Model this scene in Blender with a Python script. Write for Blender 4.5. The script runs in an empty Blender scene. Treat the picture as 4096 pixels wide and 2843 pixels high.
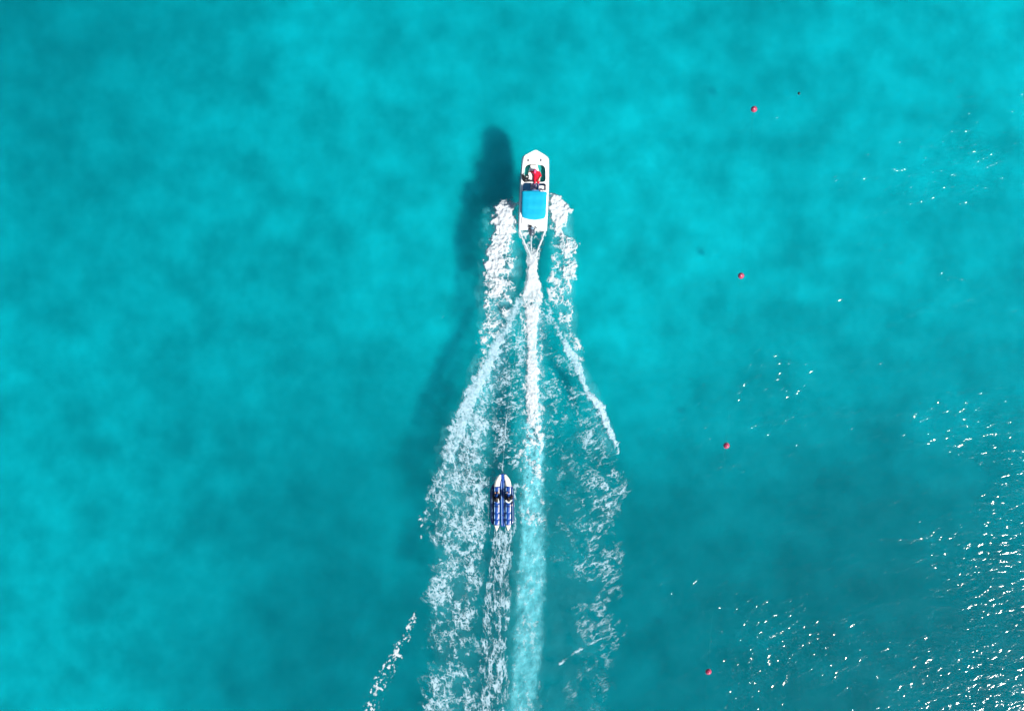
import bpy, bmesh, math, random
import numpy as np
from mathutils import Vector, Matrix

SC = bpy.context.scene
R = math.radians
random.seed(4)

# ------------------------------------------------------------------ camera
S = 0.02                 # metres on the water per photograph pixel
CX, CY = 2048.0, 1421.5  # picture centre
CAM_H = 90.0
cam_d = bpy.data.cameras.new('camera')
cam = bpy.data.objects.new('camera', cam_d)
SC.collection.objects.link(cam)
cam.location = (0, 0, CAM_H)
cam.rotation_euler = (0, 0, 0)
cam_d.sensor_width = 36.0
cam_d.lens = 36.0 * CAM_H / (4096 * S)
cam_d.clip_start = 0.5
cam_d.clip_end = 6000
SC.camera = cam

# ------------------------------------------------------------------ light
SUN_ELEV, SUN_AZ = R(48), math.atan2(-0.66, 0.75)
sun_dir = Vector((math.cos(SUN_ELEV) * math.cos(SUN_AZ), math.cos(SUN_ELEV) * math.sin(SUN_AZ), math.sin(SUN_ELEV)))
world = bpy.data.worlds.new('World')
SC.world = world
world.use_nodes = True
wn = world.node_tree.nodes
bg = wn['Background']
sky = wn.new('ShaderNodeTexSky')
sky.sky_type = 'NISHITA'
sky.sun_disc = False
sky.sun_elevation = SUN_ELEV
sky.sun_rotation = math.pi / 2 - SUN_AZ
world.node_tree.links.new(sky.outputs[0], bg.inputs[0])
bg.inputs[1].default_value = 0.06
sl = bpy.data.lights.new('sun', 'SUN')
sl.energy = 4.6
sl.angle = R(6)
sl.color = (1.0, 0.96, 0.9)
so = bpy.data.objects.new('sun', sl)
SC.collection.objects.link(so)
so.location = (40, -25, 60)
so.rotation_euler = sun_dir.to_track_quat('Z', 'Y').to_euler()

vs = SC.view_settings
vs.view_transform = 'Standard'
vs.look = 'None'
vs.exposure = 0.65
vs.gamma = 1.0
vs.use_curve_mapping = False
SC.render.engine = 'CYCLES'
SC.cycles.use_denoising = True
SC.cycles.use_adaptive_sampling = True
SC.cycles.adaptive_threshold = 0.03
SC.cycles.adaptive_min_samples = 16
SC.cycles.max_bounces = 5
SC.cycles.diffuse_bounces = 2
SC.cycles.transparent_max_bounces = 24
SC.cycles.volume_bounces = 1
SC.cycles.caustics_reflective = False
SC.cycles.caustics_refractive = False


# ------------------------------------------------------------------ helpers
def W(px, py, z=0.0):
    """ground position (x, y) of a photograph pixel seen at height z"""
    k = (CAM_H - z) / CAM_H * S
    return ((px - CX) * k, -(py - CY) * k)


def tag(o, label=None, cat=None, group=None, kind=None):
    if label: o['label'] = label
    if cat: o['category'] = cat
    if group: o['group'] = group
    if kind: o['kind'] = kind
    return o


def link(o, parent=None):
    SC.collection.objects.link(o)
    if parent: o.parent = parent
    return o


def empty(name, loc=(0, 0, 0), rot=(0, 0, 0)):
    o = bpy.data.objects.new(name, None)
    o.empty_display_size = 0.3
    o.location = loc
    o.rotation_euler = rot
    return link(o)


class MB:
    def __init__(self):
        self.v, self.f = [], []

    def add(self, verts, faces):
        n = len(self.v)
        self.v += [tuple(p) for p in verts]
        self.f += [tuple(i + n for i in f) for f in faces]
        return self

    def box(self, c, s, rz=0.0, taper=1.0):
        hx, hy, hz = s[0] / 2, s[1] / 2, s[2] / 2
        P = []
        for z in (-hz, hz):
            t = taper if z > 0 else 1.0
            for x, y in ((-hx, -hy), (hx, -hy), (hx, hy), (-hx, hy)):
                x *= t; y *= t
                P.append((c[0] + x * math.cos(rz) - y * math.sin(rz), c[1] + x * math.sin(rz) + y * math.cos(rz), c[2] + z))
        return self.add(P, [(3, 2, 1, 0), (4, 5, 6, 7), (0, 1, 5, 4), (1, 2, 6, 5), (2, 3, 7, 6), (3, 0, 4, 7)])

    def prism(self, pts, z0, z1, zf=None):
        n = len(pts)
        zf = zf or (lambda x, y: 0.0)
        P = [(x, y, z0) for x, y in pts] + [(x, y, z1 + zf(x, y)) for x, y in pts]
        F = [tuple(reversed(range(n))), tuple(range(n, 2 * n))]
        F += [(i, (i + 1) % n, n + (i + 1) % n, n + i) for i in range(n)]
        return self.add(P, F)

    def rings(self, rings, cap=True, closed=True):
        n = len(rings[0])
        P = [p for r in rings for p in r]
        F = []
        for k in range(len(rings) - 1):
            for i in range(n if closed else n - 1):
                j = (i + 1) % n
                F.append((k * n + i, k * n + j, (k + 1) * n + j, (k + 1) * n + i))
        if cap:
            F.append(tuple(reversed(range(n))))
            F.append(tuple(range((len(rings) - 1) * n, len(rings) * n)))
        return self.add(P, F)

    def tube(self, path, r, n=8, closed=False, scale=None):
        pts = [Vector(p) for p in path]
        m = len(pts)
        rs = r if isinstance(r, (list, tuple)) else [r] * m
        rg = []
        for i, p in enumerate(pts):
            a = pts[(i - 1) % m] if (closed or i > 0) else p
            b = pts[(i + 1) % m] if (closed or i < m - 1) else p
            d = (b - a).normalized()
            up = Vector((0, 0, 1)) if abs(d.z) < 0.95 else Vector((0, 1, 0))
            s = d.cross(up).normalized()
            u = s.cross(d).normalized()
            rg.append([p + s * (math.cos(t) * rs[i]) + u * (math.sin(t) * rs[i] * (scale or 1)) for t in [2 * math.pi * k / n for k in range(n)]])
        if closed:
            rg.append(rg[0])
        return self.rings(rg, cap=not closed)

    def ball(self, c, r, nu=20, nv=12):
        r = r if isinstance(r, (list, tuple)) else (r, r, r)
        rg = []
        for j in range(nv + 1):
            t = math.pi * (j / nv) * 0.998 + 0.001
            rg.append([(c[0] + r[0] * math.sin(t) * math.cos(2 * math.pi * i / nu), c[1] + r[1] * math.sin(t) * math.sin(2 * math.pi * i / nu), c[2] - r[2] * math.cos(t)) for i in range(nu)])
        return self.rings(rg)

    def build(self, name, mat, parent=None, bevel=0.0, smooth=40, seg=2):
        me = bpy.data.meshes.new(name)
        me.from_pydata(self.v, [], self.f)
        bm = bmesh.new(); bm.from_mesh(me)
        bmesh.ops.recalc_face_normals(bm, faces=bm.faces)
        bm.to_mesh(me); bm.free()
        me.materials.append(mat)
        if smooth:
            me.polygons.foreach_set('use_smooth', [True] * len(me.polygons))
            me.set_sharp_from_angle(angle=R(smooth))
        o = bpy.data.objects.new(name, me)
        if bevel:
            b = o.modifiers.new('bevel', 'BEVEL')
            b.width = bevel; b.segments = seg; b.limit_method = 'ANGLE'; b.angle_limit = R(35)
        return link(o, parent)


def material(name, color, rough=0.5, spec=0.5, metal=0.0, var=0.0, scale=6.0, bump=0.0, coat=0.0):
    m = bpy.data.materials.new(name)
    m.use_nodes = True
    nt = m.node_tree
    b = nt.nodes['Principled BSDF']
    b.inputs['Roughness'].default_value = rough
    b.inputs['Metallic'].default_value = metal
    b.inputs['Specular IOR Level'].default_value = spec
    b.inputs['Coat Weight'].default_value = coat
    tc = nt.nodes.new('ShaderNodeTexCoord')
    nz = nt.nodes.new('ShaderNodeTexNoise')
    nz.inputs['Scale'].default_value = scale
    nz.inputs['Detail'].default_value = 4
    nt.links.new(tc.outputs['Object'], nz.inputs['Vector'])
    mx = nt.nodes.new('ShaderNodeMix'); mx.data_type = 'RGBA'
    c = Vector(color)
    mx.inputs[6].default_value = (*(c * (1 - var)), 1)
    mx.inputs[7].default_value = (*[min(1, x * (1 + var)) for x in c], 1)
    nt.links.new(nz.outputs['Fac'], mx.inputs[0])
    nt.links.new(mx.outputs[2], b.inputs['Base Color'])
    if bump:
        bp = nt.nodes.new('ShaderNodeBump')
        bp.inputs['Distance'].default_value = bump
        nt.links.new(nz.outputs['Fac'], bp.inputs['Height'])
        nt.links.new(bp.outputs[0], b.inputs['Normal'])
    return m


# ---- numpy noise
_rg = np.random.default_rng(7)
_ang = _rg.random(65536) * 2 * np.pi
_GX = np.cos(_ang).astype(np.float32); _GY = np.sin(_ang).astype(np.float32)


def perlin(x, y, seed=0):
    x = x.astype(np.float32) + np.float32((seed * 37.17) % 101); y = y.astype(np.float32) + np.float32((seed * 53.71) % 113)
    x0 = np.floor(x); y0 = np.floor(y)
    xf = x - x0; yf = y - y0
    xi = x0.astype(np.int32) & 255; yi = (y0.astype(np.int32) & 255) << 8
    x1 = (xi + 1) & 255; y1 = (yi + 256) & 65535
    u = xf * xf * (3 - 2 * xf); v = yf * yf * (3 - 2 * yf)

    def d(i, fx, fy):
        return _GX[i] * fx + _GY[i] * fy
    a = d(xi + yi, xf, yf); b = d(x1 + yi, xf - 1, yf)
    c = d(xi + y1, xf, yf - 1); e = d(x1 + y1, xf - 1, yf - 1)
    p = a + (b - a) * u
    return p + (c + (e - c) * u - p) * v


def fbm(x, y, seed=0, oct=4, gain=0.5):
    t = 0; a = 1.0
    for k in range(oct):
        t = t + a * perlin(x * 2 ** k + 17.3 * k, y * 2 ** k - 9.1 * k, seed + k)
        a *= gain
    return t


def equalise(n):
    f = n.ravel()
    q = np.quantile(f[::7], np.linspace(0, 1, 257))
    return np.interp(f, q, np.linspace(0, 1, 257)).reshape(n.shape)


def sstep(a, b, x):
    t = np.clip((x - a) / (b - a), 0, 1)
    return t * t * (3 - 2 * t)


# ------------------------------------------------------------------ seabed
# ground colour of the sea floor: pale sand with darker, weedier stretches
TONE = [(0, 0, 148), (500, 150, 162), (1400, 300, 180), (2100, 100, 176), (2800, 200, 174), (4000, 200, 184), (3400, 500, 176),
        (200, 650, 162), (800, 700, 174), (1500, 800, 184), (2500, 800, 192), (2450, 1050, 192), (3000, 900, 186), (3500, 1000, 178), (4050, 900, 180),
        (100, 1150, 166), (700, 1250, 170), (1300, 1200, 178), (3000, 1350, 176), (3500, 1450, 166), (4050, 1350, 168),
        (150, 1650, 176), (800, 1600, 164), (1300, 1700, 160), (2700, 1650, 166), (3300, 1800, 140), (4000, 1800, 140),
        (100, 2100, 182), (600, 2000, 168), (1000, 2100, 142), (1400, 2100, 146), (2700, 2100, 132), (3400, 2250, 116), (4000, 2250, 120),
        (150, 2600, 176), (600, 2500, 172), (1000, 2500, 112), (1300, 2650, 132), (2600, 2600, 126), (3200, 2650, 116), (3900, 2700, 110), (2000, 2700, 142), (2000, 2000, 152), (2100, 1300, 176)]


def seabed():
    fine = np.arange(-64, 64.01, 0.5)
    out = 64 * 1.35 ** np.arange(1, 12)
    xs = np.concatenate([-out[::-1], fine, out])
    X, Y = np.meshgrid(xs, xs)
    px = np.clip(X / S + CX, -200, 4300); py = np.clip(-Y / S + CY, -200, 3050)
    num = np.zeros_like(X); den = np.zeros_like(X) + 1e-9
    for a, b, t in TONE:
        w = np.exp(-((px - a) ** 2 + (py - b) ** 2) / (2 * 330.0 ** 2)) + 1e-6 / (1 + ((px - a) ** 2 + (py - b) ** 2) / 1e6)
        num += w * t; den += w
    tone = num / den
    lin = (tone / 255.0) ** 2.2
    depth = 4.0 + (0.42 - lin) * 4.4
    depth = depth + 0.16 * fbm(X / 9, Y / 9, 3, 4)
    n = len(xs)
    v = np.stack([X, Y, -depth], -1).reshape(-1, 3)
    idx = np.arange(n * n).reshape(n, n)
    f = np.stack([idx[:-1, :-1], idx[:-1, 1:], idx[1:, 1:], idx[1:, :-1]], -1).reshape(-1, 4)
    me = bpy.data.meshes.new('seabed')
    me.from_pydata(v.tolist(), [], f.tolist())
    me.polygons.foreach_set('use_smooth', [True] * len(me.polygons))
    at = me.attributes.new('weed', 'FLOAT', 'POINT')
    at.data.foreach_set('value', np.clip(lin / 0.42, 0.3, 1.6).ravel().astype(np.float32))
    m = bpy.data.materials.new('sand')
    m.use_nodes = True
    nt = m.node_tree; L = nt.links.new
    b = nt.nodes['Principled BSDF']
    b.inputs['Roughness'].default_value = 1.0
    b.inputs['Specular IOR Level'].default_value = 0.0
    tc = nt.nodes.new('ShaderNodeTexCoord')
    n1 = nt.nodes.new('ShaderNodeTexNoise'); n1.inputs['Scale'].default_value = 0.36; n1.inputs['Detail'].default_value = 6; n1.inputs['Roughness'].default_value = 0.55
    n2 = nt.nodes.new('ShaderNodeTexNoise'); n2.inputs['Scale'].default_value = 0.11; n2.inputs['Detail'].default_value = 3
    L(tc.outputs['Object'], n1.inputs['Vector']); L(tc.outputs['Object'], n2.inputs['Vector'])
    r1 = nt.nodes.new('ShaderNodeMapRange'); r1.inputs['From Min'].default_value = 0.3; r1.inputs['From Max'].default_value = 0.7
    r1.inputs['To Min'].default_value = 0.68; r1.inputs['To Max'].default_value = 1.24
    r2 = nt.nodes.new('ShaderNodeMapRange'); r2.inputs['From Min'].default_value = 0.3; r2.inputs['From Max'].default_value = 0.7
    r2.inputs['To Min'].default_value = 0.88; r2.inputs['To Max'].default_value = 1.12
    L(n1.outputs['Fac'], r1.inputs['Value']); L(n2.outputs['Fac'], r2.inputs['Value'])
    aw = nt.nodes.new('ShaderNodeAttribute'); aw.attribute_name = 'weed'
    m1 = nt.nodes.new('ShaderNodeMath'); m1.operation = 'MULTIPLY'
    m2 = nt.nodes.new('ShaderNodeMath'); m2.operation = 'MULTIPLY'
    L(r1.outputs[0], m1.inputs[0]); L(r2.outputs[0], m1.inputs[1]); L(m1.outputs[0], m2.inputs[0]); L(aw.outputs['Fac'], m2.inputs[1])
    vm = nt.nodes.new('ShaderNodeVectorMath'); vm.operation = 'SCALE'
    vm.inputs[0].default_value = (0.46, 0.465, 0.435)
    L(m2.outputs[0], vm.inputs['Scale'])
    L(vm.outputs[0], b.inputs['Base Color'])
    me.materials.append(m)
    o = link(bpy.data.objects.new('seabed', me))
    tag(o, 'pale sandy sea floor with darker patches under turquoise water', 'seabed', kind='structure')


seabed()


# ------------------------------------------------------------------ water
def water():
    m = bpy.data.materials.new('sea_water')
    m.use_nodes = True
    nt = m.node_tree; L = nt.links.new; N = nt.nodes.new
    nt.nodes.remove(nt.nodes['Principled BSDF'])
    out = nt.nodes['Material Output']
    tc = N('ShaderNodeTexCoord')

    def wave(rot, sc, detail, rough, stretch):
        mp = N('ShaderNodeMapping')
        mp.inputs['Rotation'].default_value = (0, 0, R(rot))
        mp.inputs['Scale'].default_value = (sc / stretch, sc, 1)
        mp.vector_type = 'TEXTURE' if False else 'POINT'
        L(tc.outputs['Object'], mp.inputs['Vector'])
        nz = N('ShaderNodeTexNoise'); nz.noise_dimensions = '2D'
        nz.inputs['Scale'].default_value = 1.0
        nz.inputs['Detail'].default_value = detail
        nz.inputs['Roughness'].default_value = rough
        nz.inputs['Distortion'].default_value = 0.4
        L(mp.outputs[0], nz.inputs['Vector'])
        return nz
    w1 = wave(-22, 0.45, 2, 0.5, 2.6)
    w2 = wave(-30, 2.3, 2, 0.55, 1.8)
    w3 = wave(-10, 0.10, 2, 0.5, 1.5)
    # wind patches: ripples are steeper in some stretches
    pr = N('ShaderNodeMapRange'); pr.inputs['From Min'].default_value = 0.4; pr.inputs['From Max'].default_value = 0.68
    pr.inputs['To Min'].default_value = 0.55; pr.inputs['To Max'].default_value = 1.5
    L(w3.outputs['Fac'], pr.inputs['Value'])
    m2 = N('ShaderNodeMath'); m2.operation = 'MULTIPLY'
    L(w2.outputs['Fac'], m2.inputs[0]); L(pr.outputs[0], m2.inputs[1])
    m3 = N('ShaderNodeMath'); m3.operation = 'MULTIPLY_ADD'
    m3.inputs[1].default_value = 1.6
    L(w1.outputs['Fac'], m3.inputs[0]); L(m2.outputs[0], m3.inputs[2])
    bp = N('ShaderNodeBump'); bp.inputs['Strength'].default_value = 1.0; bp.inputs['Distance'].default_value = 0.061
    L(m3.outputs[0], bp.inputs['Height'])
    fr = N('ShaderNodeFresnel'); fr.inputs['IOR'].default_value = 1.33
    gl = N('ShaderNodeBsdfGlossy'); gl.inputs['Roughness'].default_value = 0.095
    L(bp.outputs[0], gl.inputs['Normal'])
    tr = N('ShaderNodeBsdfTransparent')
    mix = N('ShaderNodeMixShader')
    L(fr.outputs[0], mix.inputs[0]); L(tr.outputs[0], mix.inputs[1]); L(gl.outputs[0], mix.inputs[2])
    L(mix.outputs[0], out.inputs['Surface'])
    va = N('ShaderNodeVolumeAbsorption'); va.inputs['Color'].default_value = (0.0, 0.95, 0.9885, 1); va.inputs['Density'].default_value = 0.85
    vsn = N('ShaderNodeVolumeScatter'); vsn.inputs['Color'].default_value = (0.03, 0.83, 1.0, 1); vsn.inputs['Density'].default_value = 0.12
    vsn.inputs['Anisotropy'].default_value = 0.55
    ad = N('ShaderNodeAddShader')
    L(va.outputs[0], ad.inputs[0]); L(vsn.outputs[0], ad.inputs[1]); L(ad.outputs[0], out.inputs['Volume'])
    E = 1700.0
    o = MB().box((0, 0, -9.0), (2 * E, 2 * E, 18.0)).build('sea_water', m, smooth=0)
    tag(o, 'clear turquoise sea water with small ripples glinting towards the lower right', 'water', kind='structure')


water()


# ------------------------------------------------------------------ foam
GS = 2.0                                   # grid step in photograph pixels
FX = np.arange(1400, 2620 + 1, GS)
FY = np.arange(760, 3120 + 1, GS)
PX, PY = [a.astype(np.float32) for a in np.meshgrid(FX, FY)]


def band(rows, soft=10.0, jit=10.0, jscale=45.0, seed=1):
    rows = np.array(rows, float)
    y = PY + 6 * perlin(PX / 30, PY / 30, seed + 50)
    jl = jit * fbm(PX / jscale, PY / jscale, seed, 3)
    xl = np.interp(y, rows[:, 0], rows[:, 1]) + jl * 2.0
    xr = np.interp(y, rows[:, 0], rows[:, 2]) + jl * 2.0
    d = np.interp(y, rows[:, 0], rows[:, 3])
    m = sstep(-soft, soft, PX - xl) * sstep(-soft, soft, xr - PX)
    m *= sstep(rows[0, 0] - 12, rows[0, 0] + 8, y) * sstep(-30, 0, rows[-1, 0] - y)
    return d * m


def lacefield(scale, angle=0.0, stretch=1.0, seed=0, warp=0.5, mixf=0.45):
    a = R(angle)
    u = (PX * math.cos(a) + PY * math.sin(a)) / scale
    v = (-PX * math.sin(a) + PY * math.cos(a)) / scale
    u = u / stretch
    wu = warp * fbm(u * 0.8, v * 0.8, seed + 11, 2); wv = warp * fbm(u * 0.8 + 40, v * 0.8, seed + 23, 2)
    l1 = np.abs(fbm(u + wu, v + wv, seed, 2))
    l2 = np.abs(fbm(u * 2.1 + wv, v * 2.1 + wu, seed + 5, 2))
    lace = np.minimum(l1 * 1.0, l2 * 0.9 + 0.05)
    body = fbm(u * 0.9, v * 0.9, seed + 31, 4) * -1.0
    patch = fbm(PX / (scale * 5), PY / (scale * 5), seed + 77, 2)
    return equalise((1 - mixf) * lace / lace.std() + mixf * body / body.std() + 0.35 * patch / patch.std())


components = []


def component(name, label, bands, lace, height=0.03, lump=20.0, edge=0.3, opac=0.92):
    D = bands[0]
    for b in bands[1:]:
        D = np.maximum(D, b)
    a = sstep(0.0, edge, D - lace * 0.98)
    hard = sstep(0.75, 1.05, D)
    a = np.maximum(a * opac, hard * 0.92 * (a > 0))
    k = len(components)
    mott = np.clip(0.82 + 0.55 * fbm(PX / 11, PY / 11, 400 + k, 3) + 0.35 * fbm(PX / 34, PY / 34, 420 + k, 2), 0.5, 1.0)
    a = a * (mott + (1 - mott) * 0.85 * sstep(0.98, 1.25, D))
    components.append(dict(name=name, label=label, D=D, a=a, h=height, lump=lump))


# spray thrown out on both sides of the hull
component('spray_foam', 'thick white spray thrown up on the port side of the speedboat', [
    band([(785, 2040, 2064, .5), (800, 2012, 2068, .85), (830, 1980, 2060, 1.3), (892, 1962, 2062, 1.25), (924, 1990, 2062, 1.15), (955, 1957, 2040, 1.1), (986, 1948, 2040, 1.08),
          (1033, 1936, 2025, 1.12), (1065, 1928, 2020, 1.15), (1096, 1938, 2012, 1.02), (1127, 1944, 2005, .86), (1190, 1938, 2005, .74), (1240, 1932, 2010, .66), (1290, 1932, 1995, .66), (1340, 1930, 1980, .6), (1400, 1924, 1960, .42), (1460, 1918, 1940, .3)], 15, 15, 26, 3),
    band([(900, 2020, 2066, .5), (960, 2000, 2058, .6), (1040, 1990, 2060, .7), (1130, 1985, 2058, .58), (1200, 1980, 2045, .5), (1260, 1970, 2035, .45), (1330, 1940, 2000, .45), (1400, 1930, 1960, .3)], 12, 8, 30, 4)],
    lacefield(24, 20, 1.2, 2, 0.6, .5), 0.36, 15)
component('spray_foam', 'thick white spray thrown up on the starboard side of the speedboat', [
    band([(770, 2192, 2212, .8), (789, 2193, 2248, 1.3), (814, 2195, 2270, 1.5), (839, 2197, 2282, 1.5), (867, 2203, 2270, 1.45), (892, 2204, 2256, 1.3), (914, 2206, 2252, 1.15), (939, 2226, 2252, .85), (956, 2236, 2300, .85), (970, 2240, 2322, .96), (986, 2242, 2314, .95),
          (1018, 2236, 2298, .85), (1049, 2240, 2296, .8), (1065, 2245, 2306, .95), (1096, 2245, 2304, .92), (1143, 2240, 2290, .75), (1190, 2236, 2290, .62), (1228, 2228, 2300, .5), (1275, 2236, 2290, .42), (1307, 2252, 2284, .3), (1345, 2256, 2310, .25), (1400, 2285, 2335, .42), (1425, 2300, 2330, .3)], 13, 12, 24, 8),
    band([(930, 2214, 2256, .45), (1000, 2208, 2260, .5), (1060, 2206, 2260, .5), (1110, 2192, 2262, .55), (1150, 2194, 2262, .58), (1190, 2200, 2260, .4), (1240, 2206, 2250, .3)], 10, 8, 30, 9)],
    lacefield(22, -20, 1.2, 14, 0.6, .5), 0.34, 14)

# propeller wash straight behind the transom
jets = [np.where((PY > 918) & (PY < 1030), d * np.exp(-((PX - np.interp(PY, ys, xs)) / w) ** 2), 0) for ys, xs, w, d in (
    ((918, 960, 1011, 1035), (2076, 2092, 2117, 2124), 7, 1.3), ((918, 940, 1002, 1030), (2086, 2100, 2118, 2126), 4, .6), ((940, 970, 1030), (2126, 2125, 2126), 5, 1.1), ((918, 960, 1002, 1030), (2181, 2167, 2149, 2144), 7, 1.2), ((918, 965, 1015), (2186, 2178, 2155), 4, .6), ((940, 980, 1030), (2138, 2138, 2138), 7, .8))]
component('propeller_wash', 'narrow white propeller wash running straight behind the outboard engine', [
    band([(985, 2118, 2150, .6), (1010, 2112, 2154, 1.0), (1030, 2113, 2152, 1.1), (1060, 2111, 2148, 1.2), (1100, 2107, 2152, 1.25), (1130, 2100, 2158, 1.2), (1160, 2094, 2166, 1.1), (1180, 2082, 2174, 1.0), (1205, 2090, 2174, .9), (1230, 2100, 2158, 1.05), (1300, 2104, 2152, 1.05), (1400, 2106, 2150, 1.0), (1500, 2102, 2153, 1.04), (1600, 2101, 2155, 1.0),
          (1683, 2104, 2160, .92), (1765, 2102, 2172, .74), (1848, 2098, 2168, .5), (1951, 2100, 2166, .3), (2013, 2092, 2166, .24), (2096, 2100, 2168, .22), (2178, 2098, 2168, .2), (2252, 2085, 2174, .18), (2356, 2080, 2172, .14), (2461, 2074, 2164, .14), (2565, 2066, 2165, .13), (2670, 2058, 2156, .13), (2826, 2047, 2136, .12), (3120, 2030, 2120, .15)], 9, 4, 26, 21),
    band([(918, 2080, 2180, .3), (1000, 2112, 2156, .45), (1020, 2118, 2150, .3)], 6, 2, 26, 22),
    band([(1205, 2080, 2178, .5), (1300, 2082, 2168, .48), (1450, 2084, 2166, .42), (1600, 2084, 2172, .42), (1750, 2080, 2184, .4), (1900, 2076, 2182, .26), (2100, 2074, 2186, .17), (2300, 2064, 2186, .15), (2600, 2046, 2176, .14), (3100, 2010, 2150, .12)], 14, 10, 40, 23),
    ] + jets,
    lacefield(17, 90, 1.35, 33, 0.6, .45), 0.10, 13)

# left arm of the wake
component('wake_foam', 'broad lacy left arm of the boat wake, widest beside the inflatable', [
    band([(1195, 2056, 2100, .78), (1213, 2048, 2094, .82), (1275, 2018, 2060, .92), (1338, 1986, 2032, .94), (1401, 1952, 2004, .97), (1463, 1922, 1978, 1.0), (1526, 1888, 1950, 1.0), (1589, 1850, 1920, .98), (1648, 1828, 1896, .95), (1726, 1796, 1866, .92), (1801, 1766, 1834, .86), (1876, 1744, 1800, .7), (1951, 1730, 1780, .5), (2020, 1716, 1760, .3)], 14, 10, 20, 41),
    band([(1240, 2040, 2092, .5), (1330, 2000, 2060, .4), (1420, 1975, 2030, .3), (1500, 1925, 2020, .42), (1600, 1870, 1985, .62), (1700, 1820, 1960, .68), (1800, 1780, 1950, .68), (1900, 1745, 1955, .66), (2000, 1715, 1950, .58), (2050, 1696, 1945, .52), (2110, 1735, 1940, .6), (2200, 1755, 1932, .55), (2260, 1726, 1925, .56), (2330, 1712, 1915, .48), (2400, 1700, 1900, .42),
          (2450, 1720, 1915, .4), (2530, 1710, 1905, .34), (2600, 1700, 1905, .34), (2700, 1690, 1910, .38), (2800, 1690, 1908, .42), (2900, 1680, 1905, .4), (3120, 1660, 1890, .35)], 40, 20, 70, 42),
    band([(2030, 1840, 1925, .6), (2120, 1800, 1910, .64), (2180, 1800, 1880, .55), (2240, 1745, 1850, .62), (2330, 1725, 1790, .6), (2400, 1765, 1850, .62), (2470, 1800, 1880, .55), (2530, 1840, 1880, .45), (2650, 1750, 1830, .42), (2760, 1700, 1800, .5), (2843, 1690, 1790, .5), (3100, 1680, 1780, .4)], 24, 14, 50, 43)],
    lacefield(17, 75, 1.3, 52, 0.8, .34), 0.06, 14, edge=.42, opac=.85)

# right arm of the wake
component('wake_foam', 'thin right arm of the boat wake with a dense white crest', [
    band([(1190, 2170, 2186, .8), (1210, 2176, 2190, .8), (1228, 2186, 2200, .6), (1262, 2196, 2208, .7), (1307, 2217, 2234, .84), (1369, 2242, 2270, .97), (1416, 2268, 2302, 1.0), (1457, 2292, 2324, 1.0), (1526, 2320, 2346, 1.0), (1567, 2334, 2360, .97), (1592, 2350, 2392, 1.2), (1620, 2376, 2414, 1.25), (1670, 2402, 2428, 1.12), (1736, 2430, 2458, 1.12), (1780, 2454, 2478, 1.0), (1806, 2462, 2476, .8), (1820, 2466, 2476, .4)], 8, 6, 18, 61),
    band([(1370, 2236, 2262, .45), (1450, 2266, 2310, .5), (1520, 2298, 2336, .5), (1590, 2316, 2370, .45), (1650, 2310, 2404, .42), (1740, 2300, 2430, .4), (1800, 2296, 2440, .34), (1850, 2300, 2480, .28), (1900, 2300, 2510, .42), (1960, 2296, 2500, .46), (2030, 2310, 2490, .4), (2100, 2304, 2470, .36), (2180, 2300, 2480, .36), (2260, 2300, 2490, .4), (2330, 2290, 2500, .3), (2400, 2300, 2480, .26), (2480, 2290, 2470, .3), (2540, 2310, 2500, .32), (2620, 2300, 2480, .18), (2700, 2260, 2440, .2), (2843, 2260, 2440, .18), (3100, 2240, 2420, .15)], 46, 22, 80, 62),
    band([(1900, 2340, 2390, .55), (1960, 2352, 2396, .62), (2010, 2384, 2416, .6), (2050, 2350, 2390, .5), (2100, 2345, 2380, .5), (2130, 2350, 2370, .2)], 10, 8, 30, 63),
    np.where((PX > 2235) & (PX < 2415), .75 * np.exp(-((PY - np.interp(PX, (2240, 2300, 2340, 2380, 2410), (2652, 2610, 2585, 2562, 2550))) / 7.0) ** 2), 0)],
    lacefield(15, -32, 1.9, 71, 0.7, .34), 0.12, 13, edge=.42, opac=.85)

# churned flecks between the arms
component('wake_flecks', 'scattered foam flecks on the churned water between the wake arms', [
    band([(1230, 2050, 2110, .35), (1290, 2040, 2104, .34), (1400, 1996, 2100, .3), (1500, 1960, 2096, .28), (1600, 1940, 2096, .3), (1700, 1960, 2090, .3), (1850, 1960, 2080, .25), (1920, 1950, 1990, .2), (2100, 1940, 1962, .15)], 16, 12, 40, 81),
    band([(1230, 2150, 2190, .3), (1300, 2150, 2222, .26), (1400, 2152, 2262, .22), (1500, 2154, 2300, .2), (1620, 2160, 2330, .22), (1750, 2170, 2310, .15), (1900, 2174, 2310, .12), (2100, 2190, 2310, .1), (2300, 2190, 2300, .07)], 16, 12, 40, 82)],
    lacefield(13, -25, 1.8, 91, 0.7, .3), 0.03, 12, edge=.22, opac=.8)

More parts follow.
